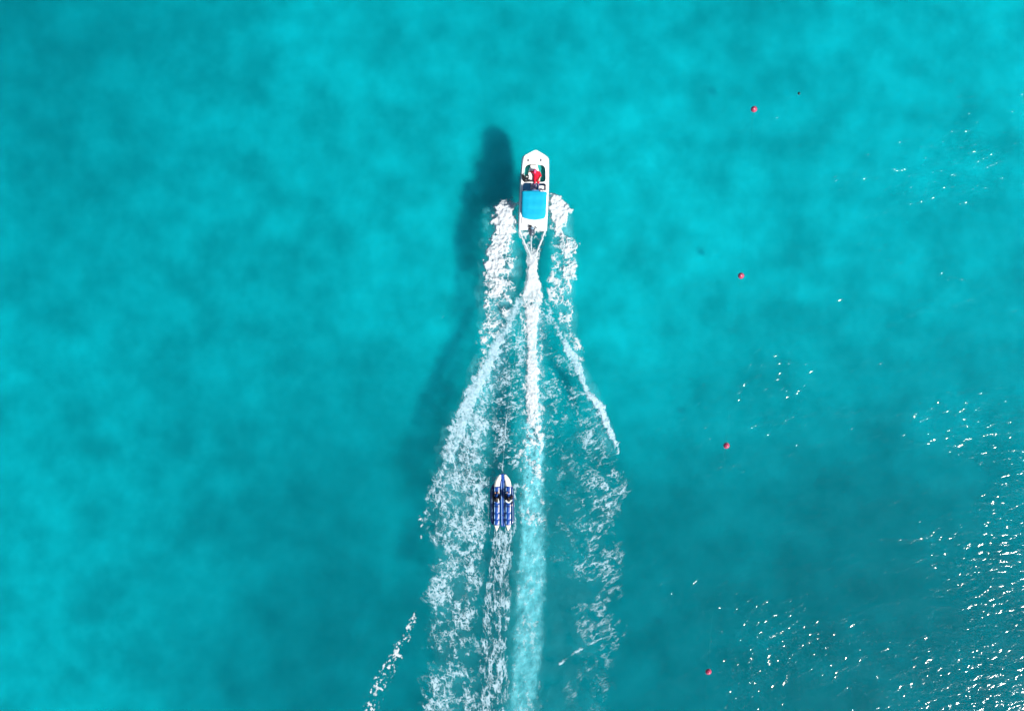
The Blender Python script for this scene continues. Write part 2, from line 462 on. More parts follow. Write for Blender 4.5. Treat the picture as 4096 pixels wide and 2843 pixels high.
# wake of the inflatable
component('inflatable_wake', 'streaky pale foam trailing behind the blue inflatable', [
    band([(2098, 1966, 2050, .3), (2125, 1966, 2048, .7), (2180, 1964, 2048, .74), (2250, 1958, 2044, .68), (2300, 1950, 2040, .62), (2400, 1938, 2044, .6), (2500, 1928, 2034, .6), (2600, 1922, 2032, .56), (2700, 1916, 2034, .54), (2843, 1910, 2036, .52), (3120, 1890, 2030, .45)], 10, 6, 40, 101),
    band([(1930, 2052, 2078, .3), (1945, 2052, 2082, .7), (1965, 2054, 2076, .6), (1985, 2056, 2068, .4), (2100, 2054, 2066, .45), (2130, 2050, 2064, .3)], 5, 4, 20, 102),
    band([(1930, 1950, 1966, .3), (2000, 1948, 1962, .4), (2100, 1952, 1968, .5), (2130, 1960, 1970, .4)], 6, 4, 20, 103),
    np.where((PY > 1655) & (PY < 1890), .62 * np.exp(-((PX - np.interp(PY, (1660, 1720, 1830, 1890), (2026, 2022, 2014, 2008))) / 3.5) ** 2), 0)],
    lacefield(13, 88, 2.8, 111, 0.5, .35), 0.06, 12, edge=.42, opac=.8)

# sun glints along the outer wave to the lower left, drawn as white chips
chips = np.where((PY > 2060), np.exp(-((PX - np.interp(PY, (2060, 2140, 2400, 2471, 2565, 2633, 2696, 2758, 2821, 3100), (1680, 1690, 1676, 1650, 1609, 1577, 1536, 1510, 1478, 1370))) / np.interp(PY, (2060, 2440, 2470, 2600, 2850), (7, 7, 13, 24, 28))) ** 2), 0)
component('glint_streak', 'broken line of sun glints drawn as white chips on the outer wave, lower left of the wake',
          [chips * np.interp(PY, (2050, 2070, 2100, 2150, 2160, 2380, 2400, 2420, 2460, 2480, 2800, 3100), (0, .35, .15, .25, 0, 0, .3, .1, .25, .38, .40, .3))],
          lacefield(9, -62, 1.5, 121, 0.4, .8), 0.03, 12, edge=.12)


def foam_material(name, col, edge_soft=1.0):
    m = bpy.data.materials.new(name)
    m.use_nodes = True
    nt = m.node_tree; L = nt.links.new
    b = nt.nodes['Principled BSDF']
    b.inputs['Base Color'].default_value = (*col, 1)
    b.inputs['Roughness'].default_value = 0.9
    b.inputs['Specular IOR Level'].default_value = 0.15
    tc = nt.nodes.new('ShaderNodeTexCoord')
    nz = nt.nodes.new('ShaderNodeTexNoise'); nz.inputs['Scale'].default_value = 6; nz.inputs['Detail'].default_value = 6
    L(tc.outputs['Object'], nz.inputs['Vector'])
    bp = nt.nodes.new('ShaderNodeBump'); bp.inputs['Distance'].default_value = 0.035
    L(nz.outputs['Fac'], bp.inputs['Height']); L(bp.outputs[0], b.inputs['Normal'])
    at = nt.nodes.new('ShaderNodeAttribute'); at.attribute_name = 'coverage'
    tr = nt.nodes.new('ShaderNodeBsdfTransparent')
    mx = nt.nodes.new('ShaderNodeMixShader')
    L(at.outputs['Fac'], mx.inputs[0]); L(tr.outputs[0], mx.inputs[1]); L(b.outputs[0], mx.inputs[2])
    L(mx.outputs[0], nt.nodes['Material Output'].inputs['Surface'])
    return m


foam_mat = foam_material('sea_foam', (0.56, 0.60, 0.63))
thin_foam_mat = foam_material('thin_wet_foam', (0.40, 0.56, 0.64))
bubble_mat = foam_material('bubbles', (0.38, 0.58, 0.66))


def sheet(name, label, cat, Z, A, sel, mat):
    """mesh of the grid cells in sel, heights Z, coverage A per vertex"""
    ny, nx = PX.shape
    used = np.zeros((ny, nx), bool)
    used[:-1, :-1] |= sel; used[1:, :-1] |= sel; used[:-1, 1:] |= sel; used[1:, 1:] |= sel
    idx = -np.ones((ny, nx), np.int64)
    idx[used] = np.arange(used.sum())
    X = (PX[used] - CX) * S; Y = -(PY[used] - CY) * S
    v = np.stack([X, Y, Z[used]], -1).astype(np.float32)
    j, i = np.nonzero(sel)
    f = np.stack([idx[j, i], idx[j + 1, i], idx[j + 1, i + 1], idx[j, i + 1]], -1).astype(np.int32)
    me = bpy.data.meshes.new(name)
    me.vertices.add(len(v)); me.vertices.foreach_set('co', v.ravel())
    me.loops.add(f.size); me.loops.foreach_set('vertex_index', f.ravel())
    me.polygons.add(len(f))
    me.polygons.foreach_set('loop_start', np.arange(0, f.size, 4, dtype=np.int32))
    me.polygons.foreach_set('use_smooth', np.ones(len(f), bool))
    me.update(); me.validate()
    at = me.attributes.new('coverage', 'FLOAT', 'POINT')
    at.data.foreach_set('value', A[used].astype(np.float32))
    me.materials.append(mat)
    o = link(bpy.data.objects.new(name, me))
    tag(o, label, cat, kind='stuff')
    return o


def make_foam():
    allA = np.stack([c['a'] for c in components])
    own = allA.argmax(0)
    A = allA.max(0)
    # nothing of it inside the hulls
    kb = (np.abs(PX - np.interp(PY, (600, 922), (2143, 2130))) < 56) & (PY < 921)
    A = np.where(kb, 0, A)
    H = np.zeros_like(A)
    for k, c in enumerate(components):
        bil = 0.55 + 0.5 * fbm(PX / (c['lump'] * 2.6), PY / (c['lump'] * 2.6), 200 + k, 5, 0.6) + 0.3 * (1 - np.abs(fbm(PX / (c['lump'] * 1.5), PY / (c['lump'] * 1.5), 300 + k, 3)) * 1.6)
        H = np.where(own == k, c['h'] * np.clip(c['D'], 0, 1.2) ** 2 * (0.35 + 0.9 * bil), H)
    # blur the seams between components
    for _ in range(2):
        H[1:-1, 1:-1] = (H[1:-1, 1:-1] * 2 + H[:-2, 1:-1] + H[2:, 1:-1] + H[1:-1, :-2] + H[1:-1, 2:]) / 6
    Z = 0.02 + H * A
    cell = np.maximum(np.maximum(A[:-1, :-1], A[1:, :-1]), np.maximum(A[:-1, 1:], A[1:, 1:])) > 0.03
    ocell = own[:-1, :-1]
    for k, c in enumerate(components):
        sheet(c['name'], c['label'], 'foam', Z, A, cell & (ocell == k), foam_mat if c['name'] in ('spray_foam', 'propeller_wash', 'glint_streak') else thin_foam_mat)
    # aerated water under the surface along the propeller track
    D = band([(1150, 2092, 2166, .6), (1230, 2096, 2158, .8), (1500, 2098, 2156, .8), (1700, 2100, 2164, .82), (1765, 2098, 2176, .84), (1848, 2092, 2172, .82), (1951, 2092, 2170, .78), (2013, 2082, 2170, .76), (2096, 2092, 2172, .76), (2178, 2088, 2172, .74),
              (2252, 2078, 2178, .7), (2356, 2072, 2174, .66), (2461, 2068, 2166, .62), (2565, 2060, 2168, .58), (2670, 2052, 2158, .56), (2826, 2044, 2136, .52), (3120, 2030, 2124, .4)], 16, 6, 30, 150)
    n = fbm(PX / 34, PY / 44, 160, 4)
    D2 = band([(1300, 2196, 2300, .0), (1400, 1900, 2300, .0), (1600, 1840, 2400, .02), (2000, 1800, 2440, .04), (2843, 1780, 2400, .04), (3120, 1780, 2400, .04)], 110, 40, 90, 151)
    D3 = band([(1200, 2080, 2180, .2), (1600, 2080, 2180, .22), (2200, 2060, 2190, .2), (3120, 2010, 2150, .15)], 30, 10, 40, 152)
    A2 = np.clip(D * (0.98 + 0.7 * n), 0, 0.95)
    D4 = band([(800, 1990, 2060, .3), (840, 1980, 2066, .62), (1000, 1950, 2050, .62), (1150, 1940, 2050, .56), (1300, 1935, 2040, .5), (1400, 1950, 2010, .5), (1500, 1900, 1990, .5), (1650, 1836, 1950, .48), (1800, 1775, 1930, .42), (1950, 1750, 1930, .28), (2200, 1760, 1920, .18), (2500, 1740, 1880, .1), (3120, 1720, 1860, .08)], 45, 20, 60, 153)  # bubbles added under the port foam to deepen its shadow on the seabed
    D5 = band([(780, 2196, 2230, .3), (840, 2198, 2276, .5), (1000, 2214, 2300, .4), (1200, 2214, 2290, .3), (1400, 2270, 2310, .3), (1620, 2360, 2410, .3), (1800, 2420, 2470, .2)], 20, 8, 50, 154)
    A2 = np.maximum(A2, np.maximum(D4, D5) * (0.8 + 0.5 * fbm(PX / 40, PY / 40, 171, 3)))
    A2 = np.maximum(A2, np.maximum(D2, D3) * (0.7 + 0.7 * fbm(PX / 50, PY / 50, 170, 3)))
    cell = np.maximum(np.maximum(A2[:-1, :-1], A2[1:, :-1]), np.maximum(A2[:-1, 1:], A2[1:, 1:])) > 0.02
    sheet('bubble_trail', 'pale cyan trail of bubbles under the water along the propeller track', 'bubbles', -0.5 + 0.12 * n, A2, cell, bubble_mat)


make_foam()
#OBJECTS_HERE

# ------------------------------------------------------------------ materials of the things
gel = material('white_gelcoat', (0.84, 0.84, 0.83), 0.28, 0.5, var=0.03, scale=2.0, coat=0.3)
vinyl = material('white_vinyl', (0.8, 0.79, 0.77), 0.55, var=0.05, scale=8, bump=0.004)
teal_floor = material('teal_deck_mat', (0.012, 0.27, 0.26), 0.8, 0.2, var=0.15, scale=12, bump=0.004)
blue_floor = material('blue_carpet', (0.06, 0.25, 0.5), 0.95, 0.1, var=0.18, scale=14, bump=0.005)
canvas = material('blue_canvas', (0.0, 0.34, 0.52), 0.75, 0.25, var=0.10, scale=3.0, bump=0.01)
steel = material('stainless_steel', (0.6, 0.6, 0.6), 0.25, metal=1.0)
blackp = material('black_plastic', (0.012, 0.013, 0.016), 0.4, var=0.2)
engine_grey = material('engine_cowl_paint', (0.055, 0.07, 0.1), 0.3, var=0.1, coat=0.4)
dark_metal = material('dark_metal', (0.05, 0.05, 0.055), 0.4, metal=0.7)
grey_mat = material('grey_walkway', (0.22, 0.21, 0.3), 0.9, var=0.15, scale=10)
pvc_blue = material('blue_pvc', (0.006, 0.06, 0.30), 0.32, 0.5, var=0.12, scale=5, coat=0.2)
pvc_navy = material('navy_pvc', (0.004, 0.018, 0.12), 0.3, 0.5, var=0.15, scale=5, coat=0.2)
pvc_white = material('white_pvc', (0.82, 0.77, 0.66), 0.4, var=0.08, scale=4)
pvc_trim = material('pale_blue_pvc', (0.30, 0.52, 0.72), 0.35, var=0.08, scale=4)
rope_mat = material('pale_rope', (0.30, 0.42, 0.44), 0.9, var=0.15, scale=30)
buoy_mat = material('faded_red_plastic', (0.50, 0.055, 0.12), 0.35, 0.5, var=0.25, scale=4)
buoy_white = material('white_plastic', (0.75, 0.74, 0.74), 0.4, var=0.1)
skin = material('skin', (0.42, 0.22, 0.14), 0.55, var=0.08)
red_cloth = material('red_cloth', (0.62, 0.008, 0.035), 0.8, 0.2, var=0.2, scale=9, bump=0.02)
pink_cloth = material('pink_cloth', (0.72, 0.10, 0.24), 0.85, 0.2, var=0.15, scale=9)
purple_cloth = material('grey_purple_cloth', (0.17, 0.15, 0.29), 0.85, 0.2, var=0.15, scale=9, bump=0.02)
black_cloth = material('black_cloth', (0.010, 0.009, 0.016), 0.7, 0.25, var=0.25, scale=9, bump=0.02)
pale_cloth = material('pale_cloth', (0.62, 0.66, 0.62), 0.8, 0.2, var=0.12, scale=9)
hair = material('dark_hair', (0.012, 0.009, 0.008), 0.6, var=0.3, scale=30, bump=0.01)

gm = bpy.data.materials.new('tinted_glass')
gm.use_nodes = True
_b = gm.node_tree.nodes['Principled BSDF']
_b.inputs['Base Color'].default_value = (0.02, 0.025, 0.03, 1)
_b.inputs['Roughness'].default_value = 0.05
_b.inputs['Alpha'].default_value = 0.8
_b.inputs['Specular IOR Level'].default_value = 0.2


def rrect(x0, x1, y0, y1, r, n=5):
    P = []
    for cx, cy, a0 in ((x1 - r, y1 - r, 0), (x0 + r, y1 - r, 90), (x0 + r, y0 + r, 180), (x1 - r, y0 + r, 270)):
        for k in range(n + 1):
            a = R(a0 + 90 * k / n)
            P.append((cx + r * math.cos(a), cy + r * math.sin(a)))
    return P


def spline(pts, n=8, closed=False):
    P = [Vector(p) for p in pts]
    out = []
    m = len(P)
    for i in range(m if closed else m - 1):
        g = (lambda k: P[k % m]) if closed else (lambda k: P[max(0, min(m - 1, k))])
        p0, p1, p2, p3 = g(i - 1), g(i), g(i + 1), g(i + 2)
        for k in range(n):
            t = k / n
            out.append(0.5 * ((2 * p1) + (p2 - p0) * t + (2 * p0 - 5 * p1 + 4 * p2 - p3) * t * t + (3 * p1 - p0 - 3 * p2 + p3) * t ** 3))
    if not closed:
        out.append(P[-1])
    return [tuple(p) for p in out]


# ------------------------------------------------------------------ people: one continuous body each
def body(name, segs, parent_name, label, loc, rz, voxel=0.011, group=None):
    """segs: (p0, r0, p1, r1, material). Returns the person object, body one continuous mesh."""
    bm = bmesh.new()
    for p0, r0, p1, r1, mt in segs:
        b2 = bmesh.new()
        for p, r in ((p0, r0), (p1, r1)):
            rr = r if isinstance(r, (tuple, list)) else (r, r, r)
            bmesh.ops.create_icosphere(b2, subdivisions=2 if rr[0] < 0.03 else 3, radius=1.0, matrix=Matrix.Translation(p) @ Matrix.Diagonal((*rr, 1)))
        bmesh.ops.convex_hull(b2, input=b2.verts)
        loose = [v for v in b2.verts if not v.link_faces]
        bmesh.ops.delete(b2, geom=loose, context='VERTS')
        tmp = bpy.data.meshes.new('tmp')
        b2.to_mesh(tmp); b2.free()
        bm.from_mesh(tmp)
        bpy.data.meshes.remove(tmp)
    me = bpy.data.meshes.new('raw')
    bm.to_mesh(me); bm.free()
    o = bpy.data.objects.new('raw', me)
    SC.collection.objects.link(o)
    md = o.modifiers.new('r', 'REMESH'); md.mode = 'VOXEL'; md.voxel_size = voxel; md.use_smooth_shade = True
    sm = o.modifiers.new('s', 'SMOOTH'); sm.factor = 0.5; sm.iterations = 3
    dg = bpy.context.evaluated_depsgraph_get()
    nm = bpy.data.meshes.new_from_object(o.evaluated_get(dg))
    nm.name = name
    bpy.data.objects.remove(o); bpy.data.meshes.remove(me)
    mats = []
    for s in segs:
        if s[4] not in mats: mats.append(s[4])
    nm.materials.clear()
    for mt in mats: nm.materials.append(mt)
    nf = len(nm.polygons)
    c = np.empty(nf * 3); nm.polygons.foreach_get('center', c); c = c.reshape(-1, 3)
    best = np.full(nf, 1e9); mi = np.zeros(nf, np.int32)
    for p0, r0, p1, r1, mt in segs:
        a = np.array(p0); d = np.array(p1) - a
        t = np.clip(((c - a) @ d) / max(1e-9, d @ d), 0, 1)
        ra = np.mean(r0) if isinstance(r0, (tuple, list)) else r0
        rb = np.mean(r1) if isinstance(r1, (tuple, list)) else r1
        dist = np.linalg.norm(c - (a + t[:, None] * d), axis=1) - (ra + (rb - ra) * t)
        k = dist < best
        best = np.where(k, dist, best); mi = np.where(k, mats.index(mt), mi)
    nm.polygons.foreach_set('material_index', mi)
    nm.polygons.foreach_set('use_smooth', np.ones(nf, bool))
    nm.update()
    p = link(bpy.data.objects.new(name, nm))
    p.location = loc; p.rotation_euler = (0, 0, rz)
    p.scale = (1.14, 1.14, 1.14)
    tag(p, label, 'person', group)
    return p


def hand(wrist, direction, side, mt, curl=0.5):
    """palm, four fingers and a thumb as tapered segments; direction = pointing way of the hand"""
    d = Vector(direction).normalized()
    s = d.cross(Vector((0, 0, 1)))
    s = s.normalized() if s.length > 1e-3 else Vector((1, 0, 0))
    s = s * side
    dn = s.cross(d).normalized()
    if dn.z > 0: dn = -dn
    w = Vector(wrist)
    out = [(w, (.028,) * 3, w + d * .085, (.036,) * 3, mt)]
    for k, ln in enumerate((.068, .08, .075, .058)):
        b = w + d * .09 + s * (.03 - .02 * k)
        m = b + d * ln * .6 + dn * ln * .3 * curl
        e = m + d * ln * .25 * (1 - curl) + dn * ln * .6 * curl
        out += [(b, (.0095,) * 3, m, (.009,) * 3, mt), (m, (.009,) * 3, e, (.0075,) * 3, mt)]
    t0 = w + d * .03 + s * .035
    t1 = t0 + d * .035 + s * .03
    out += [(t0, (.012,) * 3, t1, (.011,) * 3, mt), (t1, (.011,) * 3, t1 + d * .035 + dn * .01, (.009,) * 3, mt)]
    return [(tuple(a), b, tuple(c), e, f) for a, b, c, e, f in out]


# ------------------------------------------------------------------ speedboat
BO = W(2130, 922, 0.3)
HEAD = math.atan2(13, 322)
TRIM = R(3.0)
boat = empty('speedboat', (BO[0], BO[1], 0.0), (TRIM, 0, -HEAD))
tag(boat, 'white speedboat with bright blue bimini canopy towing an inflatable', 'boat')


def B(px, py, z):
    """boat-local x, y of a photograph pixel at local height z"""
    zz = z + max(0, (922 - py) * S) * math.sin(TRIM)
    x, y = W(px, py, zz)
    x -= BO[0]; y -= BO[1]
    return (x * math.cos(HEAD) - y * math.sin(HEAD), x * math.sin(HEAD) + y * math.cos(HEAD))


def build_boat():
    ys = [0.0, 0.6, 1.5, 2.5, 3.5, 4.5, 5.2, 5.5, 5.68, 5.78, 5.88, 5.98, 6.08, 6.17, 6.24, 6.28]
    hw = [1.12, 1.14, 1.15, 1.15, 1.14, 1.11, 1.08, 1.065, 1.035, .98, .86, .69, .50, .31, .15, .03]

    def HW(y): return float(np.interp(y, ys, hw))
    def sheer(y): return 0.80 + 0.02 * y + 0.012 * max(0, y - 4) ** 2

    def keel(y): return -0.28 if y < 3.5 else -0.28 + 0.80 * ((y - 3.5) / 2.79) ** 2.2
    def chine(y): return -0.02 if y < 3 else -0.02 + 0.62 * ((y - 3) / 3.29) ** 1.8
    secs = []
    for y in ys:
        h = HW(y); s = sheer(y)
        k, c = keel(y), chine(y)
        c = max(c, k + 0.03)
        secs.append([(-h * .885, y, s), (-h * .93, y, s - .015), (-h * .99, y, s - .20), (-h, y, s - .235), (-h * .985, y, s - .27), (-h * .88, y, c), (-h * .84, y, c - .03), (0, y, k),
                     (h * .84, y, c - .03), (h * .88, y, c), (h * .985, y, s - .27), (h, y, s - .235), (h * .99, y, s - .20), (h * .93, y, s - .015), (h * .885, y, s)])
    mb = MB().rings(secs, cap=False, closed=False)
    n = len(secs[0])
    mb.f.append(tuple(range(n)))          # transom
    hull = mb.build('hull', gel, boat, smooth=30)
    # rubbing strake
    path = [(-HW(y) - .004, y, sheer(y) - .235) for y in ys] + [(HW(y) + .004, y, sheer(y) - .235) for y in reversed(ys)]
    MB().tube(path, 0.022, 6).build('rubbing_strake', material('grey_rubber', (.28, .29, .3), .6), hull)

    # deck with two openings
    def o1():
        P = [B(x, y, .85) for x, y in ((2097, 700), (2097, 680), (2101, 666), (2110, 657), (2124, 654), (2146, 655), (2166, 657), (2177, 663), (2182, 675), (2183, 700), (2183, 716), (2179, 724), (2168, 727), (2140, 726), (2110, 726), (2100, 723))]
        return [(p[0], p[1]) for p in spline([(a, b, 0) for a, b in P], 3, True)]
    o2 = rrect(-.93, .93, 1.04, 3.74, .22)
    o1p = o1()
    outer = [(-HW(y) * .885, y) for y in ys] + [(HW(y) * .885, y) for y in reversed(ys)]
    bm = bmesh.new()
    for lp in (outer, o1p, o2):
        vsx = [bm.verts.new((x, y, 0)) for x, y in lp]
        for i in range(len(vsx)):
            bm.edges.new((vsx[i], vsx[(i + 1) % len(vsx)]))
    bmesh.ops.triangle_fill(bm, edges=bm.edges[:], use_beauty=True, use_dissolve=False, normal=(0, 0, 1))
    for v in bm.verts:
        v.co.z = sheer(v.co.y) + .003 + .05 * (1 - (v.co.x / max(.05, HW(v.co.y))) ** 2) * (1 if v.co.y > 5.4 else .2)
    for f in bm.faces:
        if f.normal.z < 0: f.normal_flip()
    me = bpy.data.meshes.new('deck'); bm.to_mesh(me); bm.free()
    me.materials.append(gel)
    deck = link(bpy.data.objects.new('deck', me), boat)

    def well(loop, depth_z, nm, mt):
        mb = MB()
        mb.rings([[(x, y, sheer(y) + .012) for x, y in loop], [(x, y, depth_z) for x, y in loop]], cap=False)
        w = mb.build(nm + '_wall', gel, boat, smooth=50)
        me2 = bpy.data.meshes.new(nm + '_floor')
        me2.from_pydata([(x, y, depth_z) for x, y in loop], [], [tuple(range(len(loop)))])
        me2.materials.append(mt)
        link(bpy.data.objects.new(nm + '_floor', me2), boat)
        # rolled coaming lip
        MB().tube([(x, y, sheer(y) + .018) for x, y in loop], .022, 6, closed=True).build(nm + '_coaming', gel, deck)
    well(o1p, .42, 'bow_cockpit', teal_floor)
    well(o2, .30, 'cockpit', blue_floor)

    # foredeck moulding: curved step in front of the bow seats
    arc = [B(x, y, .95) for x, y in ((2098, 652), (2106, 647), (2120, 643.5), (2136, 642.5), (2150, 643.5), (2166, 647), (2180, 655))]
    arc2 = [B(x, y - 4, .95) for x, y in ((2098, 652), (2106, 647), (2120, 643.5), (2136, 642.5), (2150, 643.5), (2166, 647), (2180, 655))]
    MB().tube([(x, y, sheer(y) + .055) for x, y in spline([(a, b, 0) for a, b in arc], 4) for x, y in [(x, y)]] if False else [(p[0], p[1], sheer(p[1]) + .05) for p in spline([(a, b, 0) for a, b in arc], 4)], .028, 6).build('foredeck_step', gel, deck)
    for px in (2114, 2165):
        x, y = B(px, 639, 1.0)
        c = MB()
        c.box((x, y, sheer(y) + .055), (.05, .10, .05))
        c.tube([(x - .035, y - .10, sheer(y) + .10), (x, y - .05, sheer(y) + .112), (x, y + .05, sheer(y) + .112), (x - .035 * 0, y + .11, sheer(y) + .10)], [.022, .032, .032, .022], 8)
        c.build('cleat', dark_metal, deck, bevel=.006)
    # grab rails along the foredeck edge
    rail = [(.90, 5.2, sheer(5.2) + .02), (.90, 5.22, sheer(5.2) + .10), (.86, 5.6, sheer(5.6) + .11), (.80, 5.86, sheer(5.86) + .10), (.78, 5.88, sheer(5.88) + .02)]
    for s_ in (-1, 1):
        MB().tube(spline([(a * s_, b, c) for a, b, c in rail], 4), .011, 6).build('grab_rail', gel, deck)

    # bow seat: white pad between the two teal footwells
    P = [B(x, y, .75) for x, y in ((2122, 657), (2150, 658), (2152, 668), (2157, 684), (2161, 704), (2160, 724), (2114, 724), (2112, 704), (2113, 690), (2117, 676), (2121, 666))]
    seat = MB().prism(P, .425, .80).build('bow_seat', vinyl, boat, bevel=.05, seg=3)
    # helm console on the port side, wheel and dash
    P = [B(x, y, 1.0) for x, y in ((2085, 698), (2090, 694), (2097, 698), (2101, 706), (2110, 712), (2116, 716), (2116, 724.5), (2098, 726), (2091, 720))]
    con = MB().prism(P, .43, .95).build('helm_console', blackp, boat, bevel=.03)
    wx, wy = B(2107.5, 704, 1.1)
    wheel = MB()
    ring = [Vector((math.cos(t) * .165, math.sin(t) * .165 * .92, math.sin(t) * .07)) for t in [2 * math.pi * k / 24 for k in range(24)]]
    wheel.tube([(wx + p.x, wy + p.y, 1.12 + p.z) for p in ring], .028, 8, closed=True)
    for k in (2, 10, 18):
        p = ring[k]
        wheel.tube([(wx, wy, 1.10), (wx + p.x, wy + p.y, 1.12 + p.z)], .014, 6)
    wheel.tube([(wx, wy, 1.11), (wx, wy - .1, .96)], .03, 8)
    wheel.build('steering_wheel', blackp, con)
    MB().ball((wx, wy, 1.11), (.05, .05, .03), 14, 8).build('wheel_hub', buoy_white, con)
    gx, gy = B(2105.5, 717.5, 1.0)
    MB().prism(rrect(gx - .10, gx + .10, gy - .035, gy + .035, .025), .951, .985).build('gauge_panel', buoy_white, con, bevel=.008)
    # windscreen: dark frame with tinted panes, curving from the port gunwale to the walkway
    fr = [B(x, y, 1.05) for x, y in ((2083, 688), (2087, 701), (2094, 713), (2103, 721), (2115, 719), (2127, 721), (2141, 724.5))]
    sp = spline([(a, b, 0) for a, b in fr], 6)
    top = [(a, b - .05, sheer(b) + .34) for a, b, _ in sp]; bot = [(a, b, sheer(b) + .03) for a, b, _ in sp]
    ws = MB().tube(top, .022, 6).tube(bot, .026, 6)
    for k in (0, 12, 24, len(sp) - 1):
        ws.tube([bot[k], top[k]], .02, 6)
    wsf = ws.build('windscreen_frame', blackp, boat)
    MB().rings([bot, top], cap=False, closed=False).build('windscreen_pane', gm, wsf)

    # walkway between the cockpits and the side seats
    x0, y0 = B(2122, 757, .6); x1, y1 = B(2148, 727, .6)
    MB().prism([(x0, y0), (x1, y0), (x1, y1), (x0, y1)], .31, .52).build('step', grey_mat, boat, bevel=.02)

    def lounge(cx, cy, s, nm):
        # moulded helm chair: cushion, back, arm rests
        st = MB().prism(rrect(cx - .25, cx + .25, cy - .24, cy + .24, .09), .58, .72).build(nm, vinyl, boat, bevel=.03)
        MB().prism(rrect(cx - .25, cx + .25, cy - .30, cy - .17, .05), .70, 1.18).build('seat_back', vinyl, st, bevel=.03)
        for k in (-1, 1):
            MB().tube(spline([(cx + k * .27, cy - .2, .95), (cx + k * .285, cy + .02, .93), (cx + k * .26, cy + .2, .90)], 3), .03, 8).build('arm_rest', vinyl, st)
        MB().tube([(cx, cy, .30), (cx, cy, .60)], [.16, .07], 12).build('pedestal', steel, st)
    a, b = B(2170, 752, .8); lounge(a, b, 1, 'passenger_seat')
    a, b = B(2104, 772, .8); lounge(a, b, 1, 'helm_seat')
    # aft bench under the canopy
    ab = MB().prism(rrect(-.86, .86, 1.08, 1.52, .1), .305, .66).build('aft_bench', vinyl, boat, bevel=.04)
    MB().prism(rrect(-.86, .86, 1.06, 1.18, .05), .6, .94).build('backrest', vinyl, ab, bevel=.03)

    # stern: sun pad, side steps, small fittings
    pad = MB()
    pad.prism(rrect(-.90, .90, .42, 1.0, .09), sheer(0.5) - .02, .90).build('sun_pad', vinyl, boat, bevel=.035, seg=3)
    MB().prism(rrect(-.012, .012, .46, .97, .006), .895, .908).build('pad_seam', material('seam_grey', (.45, .44, .45), .8), boat)
    x, y = B(2176, 888, .95)
    for k, dy in enumerate((-.16, 0, .17)):
        MB().box((x, y + dy, .91), (.03, .1, .03)).build('pad_latch', material('pinkish_latch_%d' % k, (.55, .38, .4), .6), boat, bevel=.008)
    x, y = B(2146, 909, .9)
    MB().tube([(x, y, .8), (x, y, .98)], [.045, .03], 10).tube([(x - .05, y - .07, .93), (x + .02, y + .04, .99)], .03, 8).build('stern_cleat', dark_metal, boat)
    # tow arch over the engine
    tp = [(-.34, .22, .81), (-.33, .2, 1.12), (-.18, .17, 1.3), (0, .16, 1.34), (.18, .17, 1.3), (.33, .2, 1.12), (.34, .22, .81)]
    arch = MB().tube(spline(tp, 6), .022, 8).build('tow_arch', steel, boat)
    MB().tube([(0, .16, 1.345), (0, .16, 1.42)], [.035, .05], 10).build('tow_post', steel, arch)

    # bimini: canvas roof stretched over hoops
    zc = 1.98
    cl, cr = B(2085, 815, zc)[0], B(2186.5, 815, zc)[0]
    yf, yb = B(2135, 760, zc)[1], B(2135, 864, zc)[1]
    nx, ny = 24, 24

    def roof(drop):
        V = []
        for j in range(ny + 1):
            v = j / ny
            for i in range(nx + 1):
                u = i / nx * 2 - 1
                x = (cl + cr) / 2 + u * (cr - cl) / 2 * (1.0 - .045 * (1 - v) ** 3 - 0.02 * (abs(v - .5) < .4))
                # rear edge bows out, front edge nearly straight; rounded corners
                yb2 = yb - .20 * (1 - u * u) - .0
                yy = yb2 + (yf + .03 * (1 - u * u) - yb2) * v
                cor = max(0, abs(u) - .86) / .14
                if v < .12: yy += cor ** 2 * .16 * (1 - v / .12)
                if v > .94: yy -= cor ** 2 * .07 * (v - .94) / .06
                z = zc + .10 * (1 - abs(u) ** 3.0) - .05 * (abs(v - .5) * 2) ** 2 - .016 * math.cos(v * 6 * math.pi) * (1 - u * u)
                z += .008 * math.sin(9 * u + 5 * v) * math.sin(7 * v - 3 * u) - drop - .05 * cor
                V.append((x, yy, z))
        return V
    F = []
    for j in range(ny):
        for i in range(nx):
            a = j * (nx + 1) + i
            F.append((a, a + 1, a + nx + 2, a + nx + 1))
    mb = MB(); mb.add(roof(0), F)
    can = mb.build('canopy', canvas, boat, smooth=60)
    sd = can.modifiers.new('thick', 'SOLIDIFY'); sd.thickness = .02; sd.offset = -1
    # sewn seams across the cloth
    rf = roof(-.004)
    for j in (8, 16):
        MB().tube([rf[j * (nx + 1) + i] for i in range(nx + 1)], .006, 5).build('canopy_seam', canvas, can)
    for j, yy, py_ in ((1, 1.6, 0), (12, 2.2, 0), (23, 2.8, 0)):
        hoop = [rf[j * (nx + 1) + i] for i in range(nx + 1)]
        hoop = [(p[0] * .99, p[1], p[2] - .035) for p in hoop]
        pts = [(-1.0, yy, sheer(yy))] + [(hoop[0][0], hoop[0][1], hoop[0][2] - .1)] + hoop[1:-1] + [(hoop[-1][0], hoop[-1][1], hoop[-1][2] - .1)] + [(1.0, yy, sheer(yy))]
        MB().tube(pts, .014, 6).build('canopy_hoop', steel, boat)

    # outboard engine
    ex, ey = B(2128, 924, .9)
    eng = MB()
    rg = []
    for z, sx, sy, oy in ((.55, .17, .26, 0), (.68, .21, .30, 0), (.86, .225, .32, -.01), (1.0, .21, .30, -.02), (1.07, .16, .24, -.03), (1.09, .08, .14, -.03)):
        rg.append([(ex + math.copysign(abs(math.cos(t)) ** .65, math.cos(t)) * sx, ey - .02 + oy + math.copysign(abs(math.sin(t)) ** .65, math.sin(t)) * sy, z) for t in [2 * math.pi * k / 24 for k in range(24)]])
